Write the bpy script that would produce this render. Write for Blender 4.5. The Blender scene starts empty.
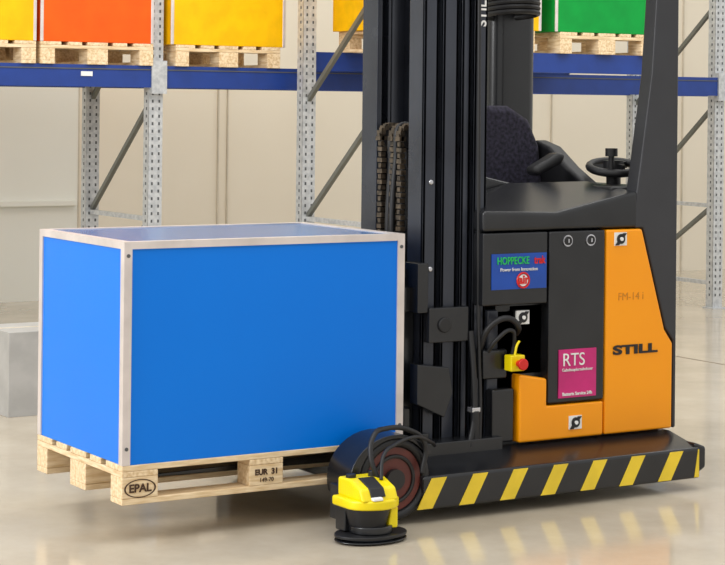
import bpy, bmesh, math, random
from mathutils import Vector, Matrix
random.seed(4)
S=bpy.context.scene
try:
    S.view_settings.view_transform='Standard'
except Exception as e: print(e)

# ------------------------------------------------------------ materials
def lin(c):
    r=[]
    for v in c[:3]:
        v/=255.0
        r.append(v/12.92 if v<=0.04045 else ((v+0.055)/1.055)**2.4)
    return (r[0],r[1],r[2],1)
def mat(name,c,rough=0.5,metal=0.0,c2=None,scale=8,stretch=(1,1,1),bump=0.0,coat=0.0,detail=4,lo=0.35,hi=0.65,spec=0.5):
    m=bpy.data.materials.new(name); m.use_nodes=True
    nt=m.node_tree; b=nt.nodes['Principled BSDF']
    b.inputs['Roughness'].default_value=rough; b.inputs['Metallic'].default_value=metal
    b.inputs['Specular IOR Level'].default_value=spec
    if coat: b.inputs['Coat Weight'].default_value=coat
    if c2 is None: c2=tuple(v*0.93 for v in c)
    tc=nt.nodes.new('ShaderNodeTexCoord'); mp=nt.nodes.new('ShaderNodeMapping')
    mp.inputs['Scale'].default_value=stretch
    nz=nt.nodes.new('ShaderNodeTexNoise'); nz.inputs['Scale'].default_value=scale; nz.inputs['Detail'].default_value=detail
    cr=nt.nodes.new('ShaderNodeValToRGB')
    cr.color_ramp.elements[0].position=lo; cr.color_ramp.elements[0].color=lin(c2)
    cr.color_ramp.elements[1].position=hi; cr.color_ramp.elements[1].color=lin(c)
    nt.links.new(tc.outputs['Object'],mp.inputs['Vector']); nt.links.new(mp.outputs[0],nz.inputs['Vector'])
    nt.links.new(nz.outputs['Fac'],cr.inputs[0]); nt.links.new(cr.outputs[0],b.inputs['Base Color'])
    if bump:
        bp=nt.nodes.new('ShaderNodeBump'); bp.inputs['Strength'].default_value=bump; bp.inputs['Distance'].default_value=0.01
        nt.links.new(nz.outputs['Fac'],bp.inputs['Height']); nt.links.new(bp.outputs[0],b.inputs['Normal'])
    return m
M={}
M['blue']=mat('blue_panel',(0,119,226),0.3,c2=(0,115,222),scale=1,spec=0.25)
M['bluelit']=mat('blue_panel_overlit',(66,120,178),0.18,c2=(60,114,172),scale=1,spec=0.7)  # box blue greyed and lightened: overexposed top painted into the colour
M['alu']=mat('aluminium_edge',(222,212,208),0.38,0.35,c2=(205,196,192))
M['wood']=mat('pallet_wood',(236,214,178),0.75,c2=(208,178,134),scale=5,stretch=(2,14,14),bump=0.12)
M['woodx']=mat('pallet_wood_cross',(238,216,180),0.75,c2=(205,174,130),scale=5,stretch=(14,2,14),bump=0.12)
M['brand']=mat('burnt_brand_ink',(70,45,28),0.8)
M['galv']=mat('galvanised_steel',(205,207,208),0.42,0.35,c2=(178,181,184),scale=30)
M['slot']=mat('slot_dark',(84,86,88),0.7)
M['brace']=mat('galvanised_brace',(120,122,116),0.5,0.4)
M['beam']=mat('blue_beam_paint',(24,58,136),0.4)
M['orangebox']=mat('orange_panel',(236,92,14),0.45,spec=.25)
M['yellowbox']=mat('yellow_panel',(246,188,0),0.45,spec=.25)
M['greenbox']=mat('green_panel',(0,148,58),0.45,spec=.25)
M['black']=mat('black_paint',(30,31,34),0.27,c2=(24,25,28))
M['char']=mat('charcoal_steel',(56,60,70),0.27,0.3,c2=(44,47,56),scale=3)
M['dark']=mat('dark_rubber',(20,20,23),0.5)
M['pillar']=mat('pillar_paint',(46,47,52),0.4)
M['orange']=mat('truck_orange',(252,160,4),0.33,coat=0.25,c2=(249,155,3),scale=2,spec=.3)
M['stripe']=mat('stripe_yellow',(240,208,50),0.45)
M['scan']=mat('scanner_yellow',(246,222,0),0.35)
M['seat']=mat('seat_fabric',(56,52,70),0.9,c2=(20,20,30),scale=60)
M['red']=mat('red_plastic',(215,30,25),0.35)
M['wheel']=mat('polyurethane_wheel',(104,44,36),0.45,c2=(84,34,28))
M['tyre']=mat('wheel_rim_dark',(30,27,28),0.45)
M['chain']=mat('chain_steel',(104,90,74),0.4,0.5,c2=(54,48,42),scale=40)
M['faint']=mat('faint_print',(212,134,20),0.6)
M['white']=mat('white_print',(240,240,238),0.5)
M['magenta']=mat('magenta_label',(204,36,120),0.5)
M['lblue']=mat('blue_label',(10,72,170),0.4)
M['green']=mat('green_print',(30,190,90),0.5)
M['chrome']=mat('chrome',(200,200,205),0.2,0.9)
M['carton']=mat('grey_carton',(176,174,170),0.7)

def floor_mat():
    m=bpy.data.materials.new('polished_concrete'); m.use_nodes=True
    nt=m.node_tree; b=nt.nodes['Principled BSDF']
    tc=nt.nodes.new('ShaderNodeTexCoord')
    n1=nt.nodes.new('ShaderNodeTexNoise'); n1.inputs['Scale'].default_value=1.3; n1.inputs['Detail'].default_value=8; n1.inputs['Roughness'].default_value=0.65
    cr=nt.nodes.new('ShaderNodeValToRGB')
    cr.color_ramp.elements[0].position=0.3; cr.color_ramp.elements[0].color=lin((172,160,140))
    cr.color_ramp.elements[1].position=0.7; cr.color_ramp.elements[1].color=lin((200,189,170))
    n2=nt.nodes.new('ShaderNodeTexNoise'); n2.inputs['Scale'].default_value=5; n2.inputs['Detail'].default_value=5
    mr=nt.nodes.new('ShaderNodeMapRange'); mr.inputs[3].default_value=0.05; mr.inputs[4].default_value=0.2
    nt.links.new(tc.outputs['Object'],n1.inputs['Vector']); nt.links.new(tc.outputs['Object'],n2.inputs['Vector'])
    nt.links.new(n1.outputs['Fac'],cr.inputs[0]); nt.links.new(cr.outputs[0],b.inputs['Base Color'])
    nt.links.new(n2.outputs['Fac'],mr.inputs[0]); nt.links.new(mr.outputs[0],b.inputs['Roughness'])
    return m
M['floor']=floor_mat()
M['wall']=mat('wall_paint',(230,221,203),0.75,c2=(226,216,197),scale=0.6)
M['wall2']=mat('wall_panel_white',(230,229,220),0.6,c2=(225,224,214),scale=0.6)
M['joint']=mat('wall_joint',(206,196,178),0.8)
M['fjoint']=mat('floor_joint',(130,118,100),0.8)

# ------------------------------------------------------------ builder
class B:
    def __init__(s,name,parent=None,bevel=0.0,smooth=False):
        s.n=name;s.p=parent;s.bv=bevel;s.v=[];s.f=[];s.fm=[];s.ms=[];s.sm=smooth
    def mi(s,m):
        m=M[m]
        if m not in s.ms: s.ms.append(m)
        return s.ms.index(m)
    def add(s,vs,fs,m):
        o=len(s.v); s.v+= [tuple(v) for v in vs]; i=s.mi(m)
        for f in fs: s.f.append([o+k for k in f]); s.fm.append(i)
        return s
    def box(s,x0,x1,y0,y1,z0,z1,m):
        vs=[(x,y,z) for z in (z0,z1) for y in (y0,y1) for x in (x0,x1)]
        return s.add(vs,[(0,2,3,1),(4,5,7,6),(0,1,5,4),(2,6,7,3),(0,4,6,2),(1,3,7,5)],m)
    def prism(s,pts,ax,a,b,m):
        def mk(p,t):
            return {'y':(p[0],t,p[1]),'x':(t,p[0],p[1]),'z':(p[0],p[1],t)}[ax]
        n=len(pts)
        vs=[mk(p,a) for p in pts]+[mk(p,b) for p in pts]
        fs=[tuple(range(n)),tuple(range(2*n-1,n-1,-1))]+[(i,(i+1)%n,n+(i+1)%n,n+i) for i in range(n)]
        return s.add(vs,fs,m)
    def cyl(s,p0,p1,r,m,seg=24,r2=None):
        p0=Vector(p0);p1=Vector(p1); r2=r if r2 is None else r2
        d=(p1-p0).normalized(); u=d.orthogonal().normalized(); w=d.cross(u)
        vs=[]
        for p,rr in ((p0,r),(p1,r2)):
            for i in range(seg):
                a=2*math.pi*i/seg; vs.append(p+u*math.cos(a)*rr+w*math.sin(a)*rr)
        fs=[tuple(range(seg)),tuple(range(2*seg-1,seg-1,-1))]+[(i,(i+1)%seg,seg+(i+1)%seg,seg+i) for i in range(seg)]
        return s.add(vs,fs,m)
    def beam(s,p0,p1,w,h,m):
        p0=Vector(p0);p1=Vector(p1); d=(p1-p0).normalized()
        u=d.cross(Vector((1,0,0)));
        if u.length<0.2: u=d.cross(Vector((0,1,0)))
        u.normalize(); v=d.cross(u)
        vs=[p+u*a*w/2+v*b*h/2 for p in (p0,p1) for a,b in ((-1,-1),(1,-1),(1,1),(-1,1))]
        return s.add(vs,[(0,1,2,3),(7,6,5,4),(0,4,5,1),(1,5,6,2),(2,6,7,3),(3,7,4,0)],m)
    def tor(s,c,ax,R,r,m,sg=32,sr=10):
        c=Vector(c);ax=Vector(ax).normalized();u=ax.orthogonal().normalized();w=ax.cross(u)
        vs=[];fs=[]
        for i in range(sg):
            a=2*math.pi*i/sg; e=u*math.cos(a)+w*math.sin(a)
            for j in range(sr):
                b=2*math.pi*j/sr; vs.append(c+e*(R+r*math.cos(b))+ax*r*math.sin(b))
        for i in range(sg):
            for j in range(sr):
                fs.append((i*sr+j,((i+1)%sg)*sr+j,((i+1)%sg)*sr+(j+1)%sr,i*sr+(j+1)%sr))
        return s.add(vs,fs,m)
    def done(s):
        me=bpy.data.meshes.new(s.n); me.from_pydata(s.v,[],s.f)
        for m in s.ms: me.materials.append(m)
        for p,i in zip(me.polygons,s.fm): p.material_index=i
        bm=bmesh.new(); bm.from_mesh(me); bmesh.ops.recalc_face_normals(bm,faces=bm.faces); bm.to_mesh(me); bm.free()
        o=bpy.data.objects.new(s.n,me); S.collection.objects.link(o)
        if s.p: o.parent=s.p
        if s.bv:
            md=o.modifiers.new('bevel','BEVEL'); md.width=s.bv; md.segments=3; md.limit_method='ANGLE'; md.angle_limit=math.radians(35)
        if s.bv or s.sm:
            for p in me.polygons: p.use_smooth=True
            try:
                md=o.modifiers.new('wn','WEIGHTED_NORMAL'); md.keep_sharp=True
            except: pass
            if s.sm and not s.bv:
                me.set_sharp_from_angle(angle=math.radians(40))
        return o
def empty(name):
    o=bpy.data.objects.new(name,None); S.collection.objects.link(o); o.empty_display_size=0.1; return o
def tube(name,pts,r,m,parent=None):
    cu=bpy.data.curves.new(name,'CURVE'); cu.dimensions='3D'; cu.bevel_depth=r; cu.bevel_resolution=4; cu.use_fill_caps=True
    sp=cu.splines.new('BEZIER'); sp.bezier_points.add(len(pts)-1)
    for bp,p in zip(sp.bezier_points,pts):
        bp.co=p; bp.handle_left_type='AUTO'; bp.handle_right_type='AUTO'
    o=bpy.data.objects.new(name,cu); S.collection.objects.link(o); cu.materials.append(M[m])
    if parent: o.parent=parent
    return o
def text(name,s,size,loc,m,parent,rot=(math.pi/2,0,0),sx=1,ext=0.0012,bold=0.0):
    cu=bpy.data.curves.new(name,'FONT'); cu.body=s; cu.size=size; cu.align_x='CENTER'; cu.align_y='CENTER'; cu.extrude=ext; cu.offset=bold
    cu.materials.append(M[m])
    o=bpy.data.objects.new(name,cu); S.collection.objects.link(o); o.location=loc; o.rotation_euler=rot; o.scale=(sx,1,1); o.parent=parent
    return o

# ------------------------------------------------------------ room
B('floor').box(-16,30,-16,8.6,-0.1,0,'floor').done()
w=B('wall_back'); w.box(-16,30,8.3,8.5,0,8,'wall')
w.box(-16,3.42,8.285,8.3,0.0,8,'wall2')
for u in (3.42,4.69,4.78,6.6,8.2,9.8,11.4,13.0): w.box(u,u+.01,8.28,8.301,0,8,'joint')
w.done()
B('trim_1').box(-16,3.4,8.24,8.285,.76,.80,'wall2').done()
B('floor_joint').box(5.4,5.415,0.5,8.25,0,0.0015,'fjoint').done()

# ------------------------------------------------------------ pallets
def pallet(x0,y0,z0,rot=False,name='wooden_pallet'):
    b=B(name,bevel=0.003)
    L=1.2;W=.8
    def bx(a0,a1,c0,c1,z_0,z_1,m):
        if rot: b.box(x0+c0,x0+c1,y0+a0,y0+a1,z0+z_0,z0+z_1,'woodx' if m=='wood' else 'wood')
        else: b.box(x0+a0,x0+a1,y0+c0,y0+c1,z0+z_0,z0+z_1,m)
    for c0,c1 in ((0,.1),(.3275,.4725),(.7,.8)): bx(0,L,c0,c1,0,.022,'wood')
    for a0,a1 in ((0,.145),(.5275,.6725),(1.055,1.2)):
        for c0,c1 in ((0,.1),(.3275,.4725),(.7,.8)): bx(a0,a1,c0,c1,.0225,.1,'wood')
        bx(a0,a1,0,W,.1005,.122,'woodx')
    for c0,c1 in ((0,.145),(.19,.29),(.3275,.4725),(.51,.61),(.655,.8)): bx(0,L,c0,c1,.1225,.144,'wood')
    return b.done()

PZ=0.140
p=pallet(0,0,PZ)
text('brand_mark','EPAL',.042,(.0725,-.002,PZ+.058),'brand',p,bold=.001)
bm_=B('brand_ring',p)
N=40
vs=[];fs=[]
for i in range(N):
    a=2*math.pi*i/N
    for rr in (1,.9): vs.append((.0725+.064*rr*math.cos(a),-.0015,PZ+.058+.034*rr*math.sin(a)))
for i in range(N): fs.append((2*i,2*i+1,(2*i+3)%(2*N),(2*i+2)%(2*N)))
bm_.add(vs,fs,'brand').done()
text('brand_stamp','EUR  31',.03,(.60,-.002,PZ+.072),'brand',p,bold=.001)
text('brand_number','149-70',.022,(.60,-.002,PZ+.042),'brand',p)

# ------------------------------------------------------------ blue box
bx=empty('blue_transport_box')
z0=PZ+.1445; z1=z0+.815
XR=1.215
B('panels',bx).box(.006,XR-.006,.006,.794,z0,z1-.008,'blue').done()
B('lid_panel',bx).box(.02,XR-.02,.02,.78,z1-.008,z1-.003,'bluelit').done()
e=B('edge_profiles',bx)
w_=.032
for X,Y in ((0,0),(XR,0),(0,.8),(XR,.8)):
    sx=1 if X==0 else -1; sy=1 if Y==0 else -1
    xa,xb=sorted((X,X+sx*w_)); ya,yb=sorted((Y,Y+sy*.006)); e.box(xa,xb,ya,yb,z0,z1-.026,'alu')
    xa,xb=sorted((X,X+sx*.006)); ya,yb=sorted((Y+sy*.006,Y+sy*w_)); e.box(xa,xb,ya,yb,z0,z1-.026,'alu')
e.box(0,XR,0,.007,z1-.026,z1-.004,'alu'); e.box(0,XR,.793,.8,z1-.026,z1-.004,'alu')
e.box(0,.007,.007,.793,z1-.026,z1-.004,'alu'); e.box(XR-.007,XR,.007,.793,z1-.026,z1-.004,'alu')
e.box(0,XR,0,.035,z1-.004,z1+.001,'alu'); e.box(0,XR,.765,.8,z1-.004,z1+.001,'alu')
e.box(0,.035,.035,.765,z1-.004,z1+.001,'alu'); e.box(XR-.035,XR,.035,.765,z1-.004,z1+.001,'alu')
e.done()
s=B('screws',bx)
for X in (.016,XR-.016):
    for Z in (z0+.06,z1-.05): s.cyl((X,-.003,Z),(X,.003,Z),.007,'slot',12)
s.done()

# ------------------------------------------------------------ racks
def post(b,u,v,z1):
    b.box(u-.05,u+.05,v-.003,v+.004,0,z1,'galv'); b.box(u-.05,u-.044,v,v+.08,0,z1,'galv'); b.box(u+.044,u+.05,v,v+.08,0,z1,'galv')
    b.box(u-.07,u+.07,v-.03,v+.1,0,.01,'galv')
    z=.1
    while z<z1:
        b.box(u-.03,u-.018,v-.005,v-.002,z,z+.02,'slot'); b.box(u+.018,u+.03,v-.005,v-.002,z,z+.02,'slot')
        b.box(u-.052,u-.049,v+.03,v+.042,z,z+.02,'slot'); z+=.05
def frame(b,u,vf,vr,z1,rear=True):
    post(b,u,vf,z1)
    if not rear: return
    post(b,u,vr-.08,z1)
    zz=[.2,.82,1.62,2.42,3.2]
    b.beam((u,vf+.06,.82),(u,vr-.06,.82),.03,.035,'galv'); b.beam((u,vf+.06,.2),(u,vr-.06,.2),.03,.035,'galv')
    for a,c in zip(zz[:-1],zz[1:]):
        b.beam((u,vf+.06,c),(u,vr-.06,a),.03,.03,'brace')
rA=B('pallet_rack')
for u in (.24,2.72,5.2,7.69,10.2): frame(rA,u,5.4,6.5,3.3)
for v in (5.36,6.46): rA.box(.24,10.2,v,v+.05,1.70,1.845,'beam')
rA.box(.24,10.2,5.355,5.362,1.815,1.822,'slot')
for u in (.24,2.72,5.2,7.69,10.2): rA.box(u-.055,u+.055,5.345,5.4,1.66,1.88,'galv')
for u in (2.2,5.0,7.0): rA.box(u-.04,u+.04,5.353,5.36,1.77,1.80,'white')
rA.done()
rB=B('pallet_rack')
frame(rB,3.74,4.1,5.2,3.3); frame(rB,6.0,4.1,5.2,3.3,rear=False)
rB.box(3.74,6.0,4.06,4.11,1.83,1.96,'beam'); rB.box(3.74,6.0,5.16,5.21,1.83,1.96,'beam'); rB.box(5.98,6.02,4.1,5.2,1.85,1.93,'beam')
rB.done()
def load(u,v,z,col,wd=.8):
    pallet(u+(wd-.8)/2,v,z,rot=True)
    b=B('storage_box',bevel=.004)
    zb=z+.1445
    b.box(u,u+wd,v,v+1.2,zb,zb+.8,col)
    for a in (u-.002,u+wd-.02): b.box(a,a+.022,v-.003,v+.01,zb,zb+.802,'alu')
    b.box(u,u+wd,v-.003,v+.01,zb+.78,zb+.803,'alu')
    b.done()
for u,c in ((.2,'greenbox'),(1.04,'yellowbox'),(1.87,'orangebox'),(2.80,'yellowbox')):
    load(u,5.34,1.845,c,.87 if u==2.80 else .8)
load(3.98,4.02,1.96,'yellowbox',.9); load(5.0,4.02,1.96,'greenbox',.88)

c=B('grey_cardboard_box',bevel=.006)
c.box(.71,1.1,2.9,3.3,0,.43,'carton'); c.box(.71,1.1,3.09,3.11,.428,.433,'joint'); c.box(.88,.91,2.897,2.9,.0,.43,'joint'); c.done()

# ------------------------------------------------------------ REACH TRUCK
T=empty('reach_truck')
VN=-.235
pl=B('chassis_base',T,bevel=.012)
pl.prism([(VN,.05),(VN,.178),(-.04,.225),(.93,.225),(.93,.05)],'x',1.16,2.56,'black')
pl.prism([(2.54,.06),(2.6,.09),(2.6,.178),(2.54,.2)],'y',VN+.01,.9,'black')
pl.box(.98,1.2,-.2,-.06,.09,.2,'black')
pl.box(.9,1.2,.86,.99,.05,.2,'black')
pl.done()
st=B('hazard_stripes',T)
for uc in (1.2,1.395,1.59,1.79,1.99,2.19,2.395):
    st.prism([(uc-.068,.056),(uc+.002,.056),(uc+.068,.172),(uc-.002,.172)],'y',VN-.002,VN+.002,'stripe')
st.prism([(2.525,.056),(2.55,.056),(2.55,.172),(2.545,.172)],'y',VN-.002,VN+.002,'stripe')
st.done()
b=B('chassis_body',T,bevel=.01)
b.box(1.66,2.53,.0,.93,.2,1.08,'black'); b.done()
b=B('battery_cover_door',T,bevel=.008)
b.box(1.89,2.18,-.055,.02,.385,1.095,'black'); b.box(1.56,1.885,-.05,.1,.80,1.095,'black'); b.done()
b=B('orange_lower_panel',T,bevel=.01)
b.prism([(1.745,.235),(2.18,.235),(2.18,.378),(1.885,.378),(1.885,.49),(1.745,.515)],'y',-.055,.03,'orange'); b.done()
b=B('orange_rear_panel',T,bevel=.01)
b.prism([(2.187,.235),(2.555,.235),(2.555,.60),(2.51,.66),(2.38,1.095),(2.187,1.095)],'y',-.055,.03,'orange'); b.done()
b=B('guard_pillar_rear',T,bevel=.012)
b.prism([(2.388,1.098),(2.517,.668),(2.562,.61),(2.562,.235),(2.58,.235),(2.575,2.35),(2.47,2.35),(2.43,1.75),(2.37,1.35),(2.345,1.2),(2.345,1.098)],'y',-.05,.03,'pillar'); b.done()
b=B('guard_pillar_far',T,bevel=.05)
b.box(2.17,2.41,.74,.92,1.05,2.35,'black'); b.done()
b=B('overhead_guard_roof',T,bevel=.02)
b.box(1.7,1.75,-.05,.93,2.32,2.38,'black'); b.box(2.48,2.575,-.05,.93,2.32,2.38,'black')
b.box(1.7,2.575,-.05,.0,2.32,2.38,'black'); b.box(1.7,2.575,.88,.93,2.32,2.38,'black')
for k in range(6): b.box(1.82+.12*k,1.85+.12*k,0,.88,2.33,2.37,'black')
b.done()
b=B('coiled_cable',T,smooth=True)
for i in range(4): b.tor((2.20,.66,2.02+.022*i),(0,0.1,1),.12,.012,'dark',32,8)
b.done()
b=B('operator_console',T,bevel=.015)
vs=[(1.56,-.05,1.1),(1.93,-.05,1.1),(2.36,-.05,1.1),(1.56,-.05,1.185),(1.93,-.05,1.17),(2.36,-.05,1.255),
    (1.56,.3,1.1),(1.93,.3,1.1),(2.36,.3,1.1),(1.56,.3,1.2),(1.93,.3,1.285),(2.36,.3,1.285)]
fs=[(0,1,4,3),(1,2,5,4),(3,4,10,9),(4,5,11,10),(6,9,10,7),(7,10,11,8),(0,6,7,1),(1,7,8,2),(0,3,9,6),(2,8,11,5)]
b.add(vs,fs,'black'); b.box(2.3,2.55,.06,.6,1.08,1.27,'dark')
b.prism([(1.6,1.1),(1.6,1.22),(1.72,1.33),(1.86,1.30),(2.0,1.27),(2.0,1.1)],'y',.3,.34,'black'); b.done()
b=B('steering_wheel',T,smooth=True)
sx_,sy_,sz_=2.465,.25,1.345
b.tor((sx_,sy_,sz_),(-.12,-.2,1),.105,.018,'dark',36,10)
b.cyl((sx_+.01,sy_+.01,1.24),(sx_,sy_,sz_),.032,'dark'); b.cyl((sx_,sy_,sz_-.015),(sx_,sy_,sz_+.03),.045,'dark')
for a in (0.3,2.4,4.5):
    b.beam((sx_,sy_,sz_+.005),(sx_+.1*math.cos(a),sy_+.1*math.sin(a),sz_+.012*math.cos(a)),.03,.014,'dark')
b.cyl((sx_-.06,sy_-.06,sz_-.02),(sx_-.06,sy_-.06,sz_+.06),.013,'dark'); b.cyl((sx_-.06,sy_-.06,sz_+.05),(sx_-.06,sy_-.06,sz_+.085),.027,'dark'); b.done()
b=B('seat_backrest',T,bevel=.035)
pts=[(1.86,1.2),(1.86,1.45),(1.92,1.56),(2.02,1.61),(2.16,1.61),(2.27,1.55),(2.33,1.43),(2.36,1.2)]
b.prism(pts,'y',.60,.74,'seat'); b.done()
b=B('seat_cushion',T,bevel=.03)
b.box(1.88,2.34,.3,.62,1.09,1.22,'seat'); b.box(1.86,1.9,.3,.66,1.09,1.26,'dark')
b.prism([(.28,1.2),(.28,1.27),(.42,1.34),(.56,1.43),(.68,1.46),(.68,1.2)],'x',2.34,2.42,'dark'); b.done()
b=B('armrest',T,bevel=.02)
b.prism([(2.12,1.30),(2.26,1.36),(2.28,1.40),(2.24,1.41),(2.10,1.34)],'y',.34,.42,'dark'); b.done()

# ---- mast
m=B('mast_rails',T,bevel=.004)
def chan(u0,u1,v0,v1,flip,z0=.1,z1=2.95,mt='char'):
    t=.014
    m.box(u0,u0+t,v0,v1,z0,z1,mt); m.box(u1-t,u1,v0,v1,z0,z1,mt)
    if flip: m.box(u0,u1,v1-t,v1,z0,z1,mt)
    else: m.box(u0,u1,v0,v0+t,z0,z1,mt)
chan(1.50,1.545,.03,.12,False); chan(1.555,1.62,.02,.12,False); chan(1.415,1.49,.04,.14,False,.12); chan(1.33,1.40,.05,.16,False,.14)
chan(1.50,1.62,.56,.64,True); chan(1.41,1.49,.55,.63,True,.12); chan(1.40,1.405,.5,.62,True,.14)
for z in (.14,2.8): m.box(1.5,1.6,.03,.64,z,z+.12,'char')
m.box(1.415,1.48,.05,.62,2.7,2.8,'char')
m.done()
m2=B('lift_cylinder',T,smooth=True)
m2.cyl((1.56,.2,.15),(1.56,.2,1.45),.045,'black'); m2.cyl((1.56,.5,.15),(1.56,.5,1.45),.045,'black')
m2.cyl((1.45,.34,.2),(1.45,.34,1.35),.05,'black'); m2.done()
ch=B('lift_chains',T)
for v,uu in ((.31,1.35),(.225,1.33),(.42,1.36)):
    z=.45;k=0
    while z<1.47:
        wd=.011 if k%2 else .018
        ch.box(uu-.004,uu+.02,v-wd,v+wd,z,z+.018,'chain'); ch.box(uu+.09,uu+.112,v-wd,v+wd,z,z+.018,'chain'); z+=.023;k+=1
    for i in range(15):
        a=math.pi*i/14
        cx=uu+.054-.056*math.cos(a); cz=1.47+.056*math.sin(a)
        wd=.011 if i%2 else .018
        ch.box(cx-.011,cx+.011,v-wd,v+wd,cz-.009,cz+.009,'chain')
    ch.cyl((uu+.054,v-.014,1.47),(uu+.054,v+.014,1.47),.046,'dark',28)
    ch.cyl((uu+.054,v-.03,1.47),(uu+.054,v+.03,1.47),.014,'chrome',16)
ch.done()
tube('mast_hose',[(1.38,.365,.5),(1.38,.365,1.35),(1.41,.365,1.5),(1.46,.365,1.35),(1.46,.365,.6)],.014,'dark',T)
tube('mast_hose_b',[(1.34,.268,.5),(1.34,.268,1.38),(1.38,.268,1.53),(1.43,.268,1.38),(1.43,.268,.6)],.012,'dark',T)
cg=B('fork_carriage',T,bevel=.008)
cg.box(1.255,1.29,.06,.74,.30,.40,'black'); cg.box(1.255,1.29,.06,.74,.78,.88,'black')
cg.box(1.26,1.33,.1,.18,.28,.95,'black'); cg.box(1.26,1.33,.52,.6,.28,.95,'black'); cg.done()
fk=B('forks',T,bevel=.004)
for v in (.14,.54):
    fk.prism([(.1,.205),(1.255,.19),(1.255,.88),(1.22,.88),(1.22,.232),(.1,.215)],'y',v,v+.12,'black')
fk.done()
mb=B('mast_brackets',T,bevel=.008)
mb.box(1.33,1.52,-.01,.04,.66,.80,'black'); mb.cyl((1.40,-.02,.73),(1.40,.03,.73),.03,'dark',20)
mb.prism([(1.27,.42),(1.40,.36),(1.44,.46),(1.42,.56),(1.27,.58)],'y',-.02,.04,'black')
mb.box(1.28,1.33,-.0,.1,.78,.98,'black')
mb.box(1.16,1.66,-.06,.2,.18,.27,'black'); mb.box(1.3,1.34,.0,.6,.22,.3,'black')
for z in (.5,.95,1.3): mb.cyl((1.37,.045,z),(1.37,.055,z),.011,'chrome',16)
mb.done()
tube('mast_cable',[(1.53,-.01,.7),(1.535,-.03,.5),(1.53,-.04,.35),(1.5,-.05,.24)],.012,'dark',T)
tube('mast_cable_b',[(1.56,-.0,2.2),(1.563,-.01,1.1),(1.565,-.02,.6),(1.56,-.04,.4),(1.55,-.05,.24)],.008,'dark',T)
cn=B('cable_clamp',T,bevel=.003); cn.box(1.515,1.555,-.05,-.01,.375,.395,'chrome'); cn.cyl((1.535,-.04,.25),(1.535,-.04,.38),.018,'dark'); cn.done()
text('mast_lettering','STILL',.06,(1.59,.018,2.0),'white',T,rot=(math.pi/2,-math.pi/2,0),bold=.001)

r=B('hydraulic_unit',T,bevel=.01)
r.box(1.62,1.75,.0,.1,.24,.78,'char'); r.box(1.58,1.70,-.03,.05,.5,.62,'black'); r.box(1.62,1.73,-.04,.02,.24,.46,'black')
r.box(1.72,1.9,.0,.05,.5,.8,'black')
r.done()
tube('hydraulic_hose',[(1.58,0,.62),(1.60,-.05,.72),(1.67,-.07,.75),(1.73,-.06,.71),(1.75,-.02,.68)],.013,'dark',T)
tube('hydraulic_hose_b',[(1.60,0,.58),(1.63,-.06,.67),(1.69,-.07,.70),(1.71,-.06,.66),(1.71,-.05,.6)],.009,'dark',T)
tube('yellow_hose',[(1.725,-.075,.655),(1.71,-.08,.64),(1.70,-.08,.60)],.005,'scan',T)
e=B('emergency_stop',T,bevel=.005)
e.box(1.675,1.745,-.09,-.04,.535,.60,'scan'); e.cyl((1.71,-.09,.567),(1.71,-.115,.567),.014,'red',20); e.cyl((1.71,-.115,.567),(1.71,-.13,.567),.024,'red',24)
e.done()
def disc(o,u,z,R,m,v=-.058): o.cyl((u,v-.003,z),(u,v+.003,z),R,m,28)
k=B('tie_down_symbols',T)
def tie(u,z,v):
    k.box(u-.033,u+.033,v,v+.008,z-.028,z+.028,'white'); disc(k,u,z,.021,'dark',v-.0015)
    k.prism([(u-.03,z-.026),(u-.014,z-.026),(u+.028,z+.024),(u+.012,z+.024)],'y',v-.007,v,'dark')
    disc(k,u,z,.008,'white',v-.007)
tie(2.26,1.055,-.0585); tie(2.03,.30,-.0585); tie(1.775,.745,-.03)
k.box(1.745,1.805,-.022,.0,.715,.775,'dark')
k.done()
k=B('key_switches',T)
for u in (1.98,2.1):
    disc(k,u,1.055,.024,'chrome',-.058); disc(k,u,1.055,.018,'dark',-.062); k.box(u-.003,u+.003,-.067,-.06,1.047,1.063,'chrome')
k.done()
l=B('blue_label',T); l.box(1.60,1.875,-.054,-.049,.865,1.01,'lblue')
disc(l,1.755,.90,.024,'white',-.055); l.tor((1.755,-.057,.90),(0,1,0),.03,.004,'red',28,6); l.done()
text('label_text','HOPPECKE',.042,(1.705,-.056,.98),'green',T,bold=.0006,sx=.78)
text('label_text_red','trak',.044,(1.838,-.056,.98),'red',T,bold=.001,sx=.75)
text('label_text_small','Power from Innovation',.02,(1.735,-.056,.945),'white',T)
text('label_text_logo','air',.05,(1.755,-.0605,.902),'red',T,bold=.0015)
l=B('magenta_label',T); l.box(1.94,2.135,-.06,-.054,.405,.605,'magenta'); l.done()
text('label_rts','RTS',.075,(2.015,-.062,.56),'white',T,sx=.95)
text('label_rts_small','Gabelstaplerzubehoer',.018,(2.035,-.062,.52),'white',T)
text('label_rts_foot','Batterie Service 24h',.019,(2.035,-.062,.42),'white',T,bold=.0004)
text('door_lettering','STILL',.052,(2.345,-.058,.585),'dark',T,sx=2.0,bold=.0022)
text('faint_serial','FM-14 i',.046,(2.32,-.0555,.81),'faint',T,sx=1.0)

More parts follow.
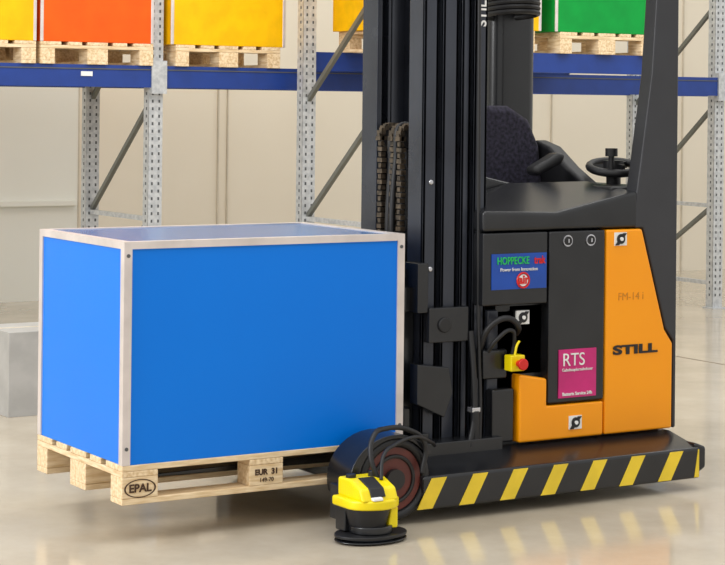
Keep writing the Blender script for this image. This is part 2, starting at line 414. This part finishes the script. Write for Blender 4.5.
# ---- near load wheel + leg
wz=.178; wu=1.04
wh=B('load_wheel',T,smooth=True)
wh.cyl((wu,-.2,wz),(wu,-.07,wz),.16,'tyre',48); wh.cyl((wu,-.208,wz),(wu,-.2,wz),.122,'wheel',48)
wh.tor((wu,-.206,wz),(0,1,0),.142,.018,'dark',48,10)
wh.tor((wu,-.21,wz),(0,1,0),.088,.008,'tyre',48,8)
wh.cyl((wu,-.228,wz),(wu,-.205,wz),.04,'tyre',32); wh.done()
wh=B('load_wheel_far',T,smooth=True); wh.cyl((wu,.87,.15),(wu,.98,.15),.14,'tyre',48); wh.done()
fd=B('wheel_fender',T,bevel=.004)
pts=[];inn=[]
for i in range(17):
    a=math.radians(30+ i*10.5); pts.append((wu-.005+.2*math.cos(a),wz+.172*math.sin(a)))
    a=math.radians(30+(16-i)*10.5); inn.append((wu+.163*math.cos(a),wz+.157*math.sin(a)))
fd.prism(pts+inn,'y',-.222,-.05,'black')
fd.done()
tube('scanner_cable',[(.885,-.36,.2),(.86,-.33,.3),(.89,-.3,.37),(.97,-.26,.385),(1.08,-.25,.37),(1.16,-.24,.31),(1.15,-.24,.2)],.010,'dark',T)
tube('scanner_cable_b',[(.875,-.38,.22),(.91,-.34,.3),(.99,-.3,.33),(1.1,-.27,.345),(1.2,-.22,.31),(1.3,-.1,.27)],.007,'dark',T)

# ---- laser scanner
L=empty('safety_laser_scanner')
b=B('base_plate',L,bevel=.004)
b.prism([(.15*math.cos(a*math.pi/16),.11*math.sin(a*math.pi/16)) for a in range(32)],'z',.016,.028,'dark')
b.prism([(.15*math.cos(a*math.pi/16),.11*math.sin(a*math.pi/16)) for a in range(32)],'z',0.0,.006,'black')
b.prism([(.12*math.cos(a*math.pi/16),.09*math.sin(a*math.pi/16)) for a in range(32)],'z',.006,.016,'char'); b.done()
b=B('lower_housing',L,bevel=.006)
b.cyl((0,0,.028),(0,0,.06),.085,'black',36); b.box(-.10,.0,.03,.10,.03,.13,'black'); b.box(0,.11,.02,.13,.028,.16,'black')
b.prism([(.045,.045),(.09,.045),(.09,.13),(.06,.13)],'y',-.055,.03,'scan'); b.done()
b=B('scan_window',L,smooth=True)
b.cyl((-.015,0,.06),(-.015,0,.13),.072,'dark',40,.09); b.done()
def arc(R,y0,n=13,sq=1.0):
    return [(R*math.cos(math.pi+math.pi*i/(n-1)), -sq*R*math.sin(math.pi*i/(n-1))) for i in range(n)]+[(R,y0),(-R,y0)]
b=B('upper_housing',L,bevel=.010)
b.prism(arc(.112,.11,17,.85),'z',.128,.168,'scan')
b.prism([(-.08,.163),(-.055,.212),(.02,.24),(.11,.24),(.11,.163)],'x',-.085,.078,'scan')
b.done()
b=B('display_cap',L,bevel=.004)
b.prism([(-.078,.18),(-.06,.214),(.01,.245),(.03,.242),(.0,.17)],'x',-.045,.02,'dark')
b.prism([(-.093,.168),(-.089,.180),(-.06,.184),(-.06,.168)],'x',-.045,.0,'white')
b.cyl((.04,.05,.235),(.04,.05,.262),.02,'dark',20); b.cyl((-.055,.06,.235),(-.055,.06,.255),.02,'dark',20)
b.cyl((.092,.04,.16),(.092,.04,.2),.016,'galv',20)
b.done()
b=B('mounting_bracket',L,bevel=.003)
b.box(-.08,.15,.11,.175,.06,.2,'black'); b.done()
L.location=(.835,-.375,.006); L.scale=(.96,.96,.92)

# ------------------------------------------------------------ camera
th=.011
f=Vector((.526,.8505,0)).normalized(); r=Vector((f.y,-f.x,0)); up=Vector((0,0,1))
r2=r*math.cos(th)+up*math.sin(th); u2=up*math.cos(th)-r*math.sin(th)
mm=Matrix(((r2.x,u2.x,-f.x,-3.06),(r2.y,u2.y,-f.y,-6.60),(r2.z,u2.z,-f.z,1.62),(0,0,0,1)))
cam=bpy.data.cameras.new('camera'); co=bpy.data.objects.new('camera',cam); S.collection.objects.link(co)
co.matrix_world=mm; cam.sensor_width=36; cam.lens=1985*36/725; cam.shift_y=-180.5/725; cam.shift_x=-2.5/725
cam.clip_end=200
S.camera=co

# ------------------------------------------------------------ light
W=bpy.data.worlds.new('world'); S.world=W; W.use_nodes=True
W.node_tree.nodes['Background'].inputs[0].default_value=(1,.99,.965,1); W.node_tree.nodes['Background'].inputs[1].default_value=.92
def area(n,loc,tgt,sx,sy,en,col=(1,1,1)):
    l=bpy.data.lights.new(n,'AREA'); l.shape='RECTANGLE'; l.size=sx; l.size_y=sy; l.energy=en; l.color=col
    o=bpy.data.objects.new(n,l); S.collection.objects.link(o); o.location=loc
    o.rotation_euler=(Vector(tgt)-Vector(loc)).to_track_quat('-Z','Y').to_euler()
area('ceiling_lamp',(0,-1,6),(0,-1,0),7,7,230,(1,.99,.97))
area('left_fill_light',(-7,0,4.0),(0,.5,.5),3,3,480,(1,1,1))  # added fill light, brightens the left face of the blue box
area('ceiling_lamp_rear',(5,2,6),(6,7,0),8,4,260,(1,.985,.95))
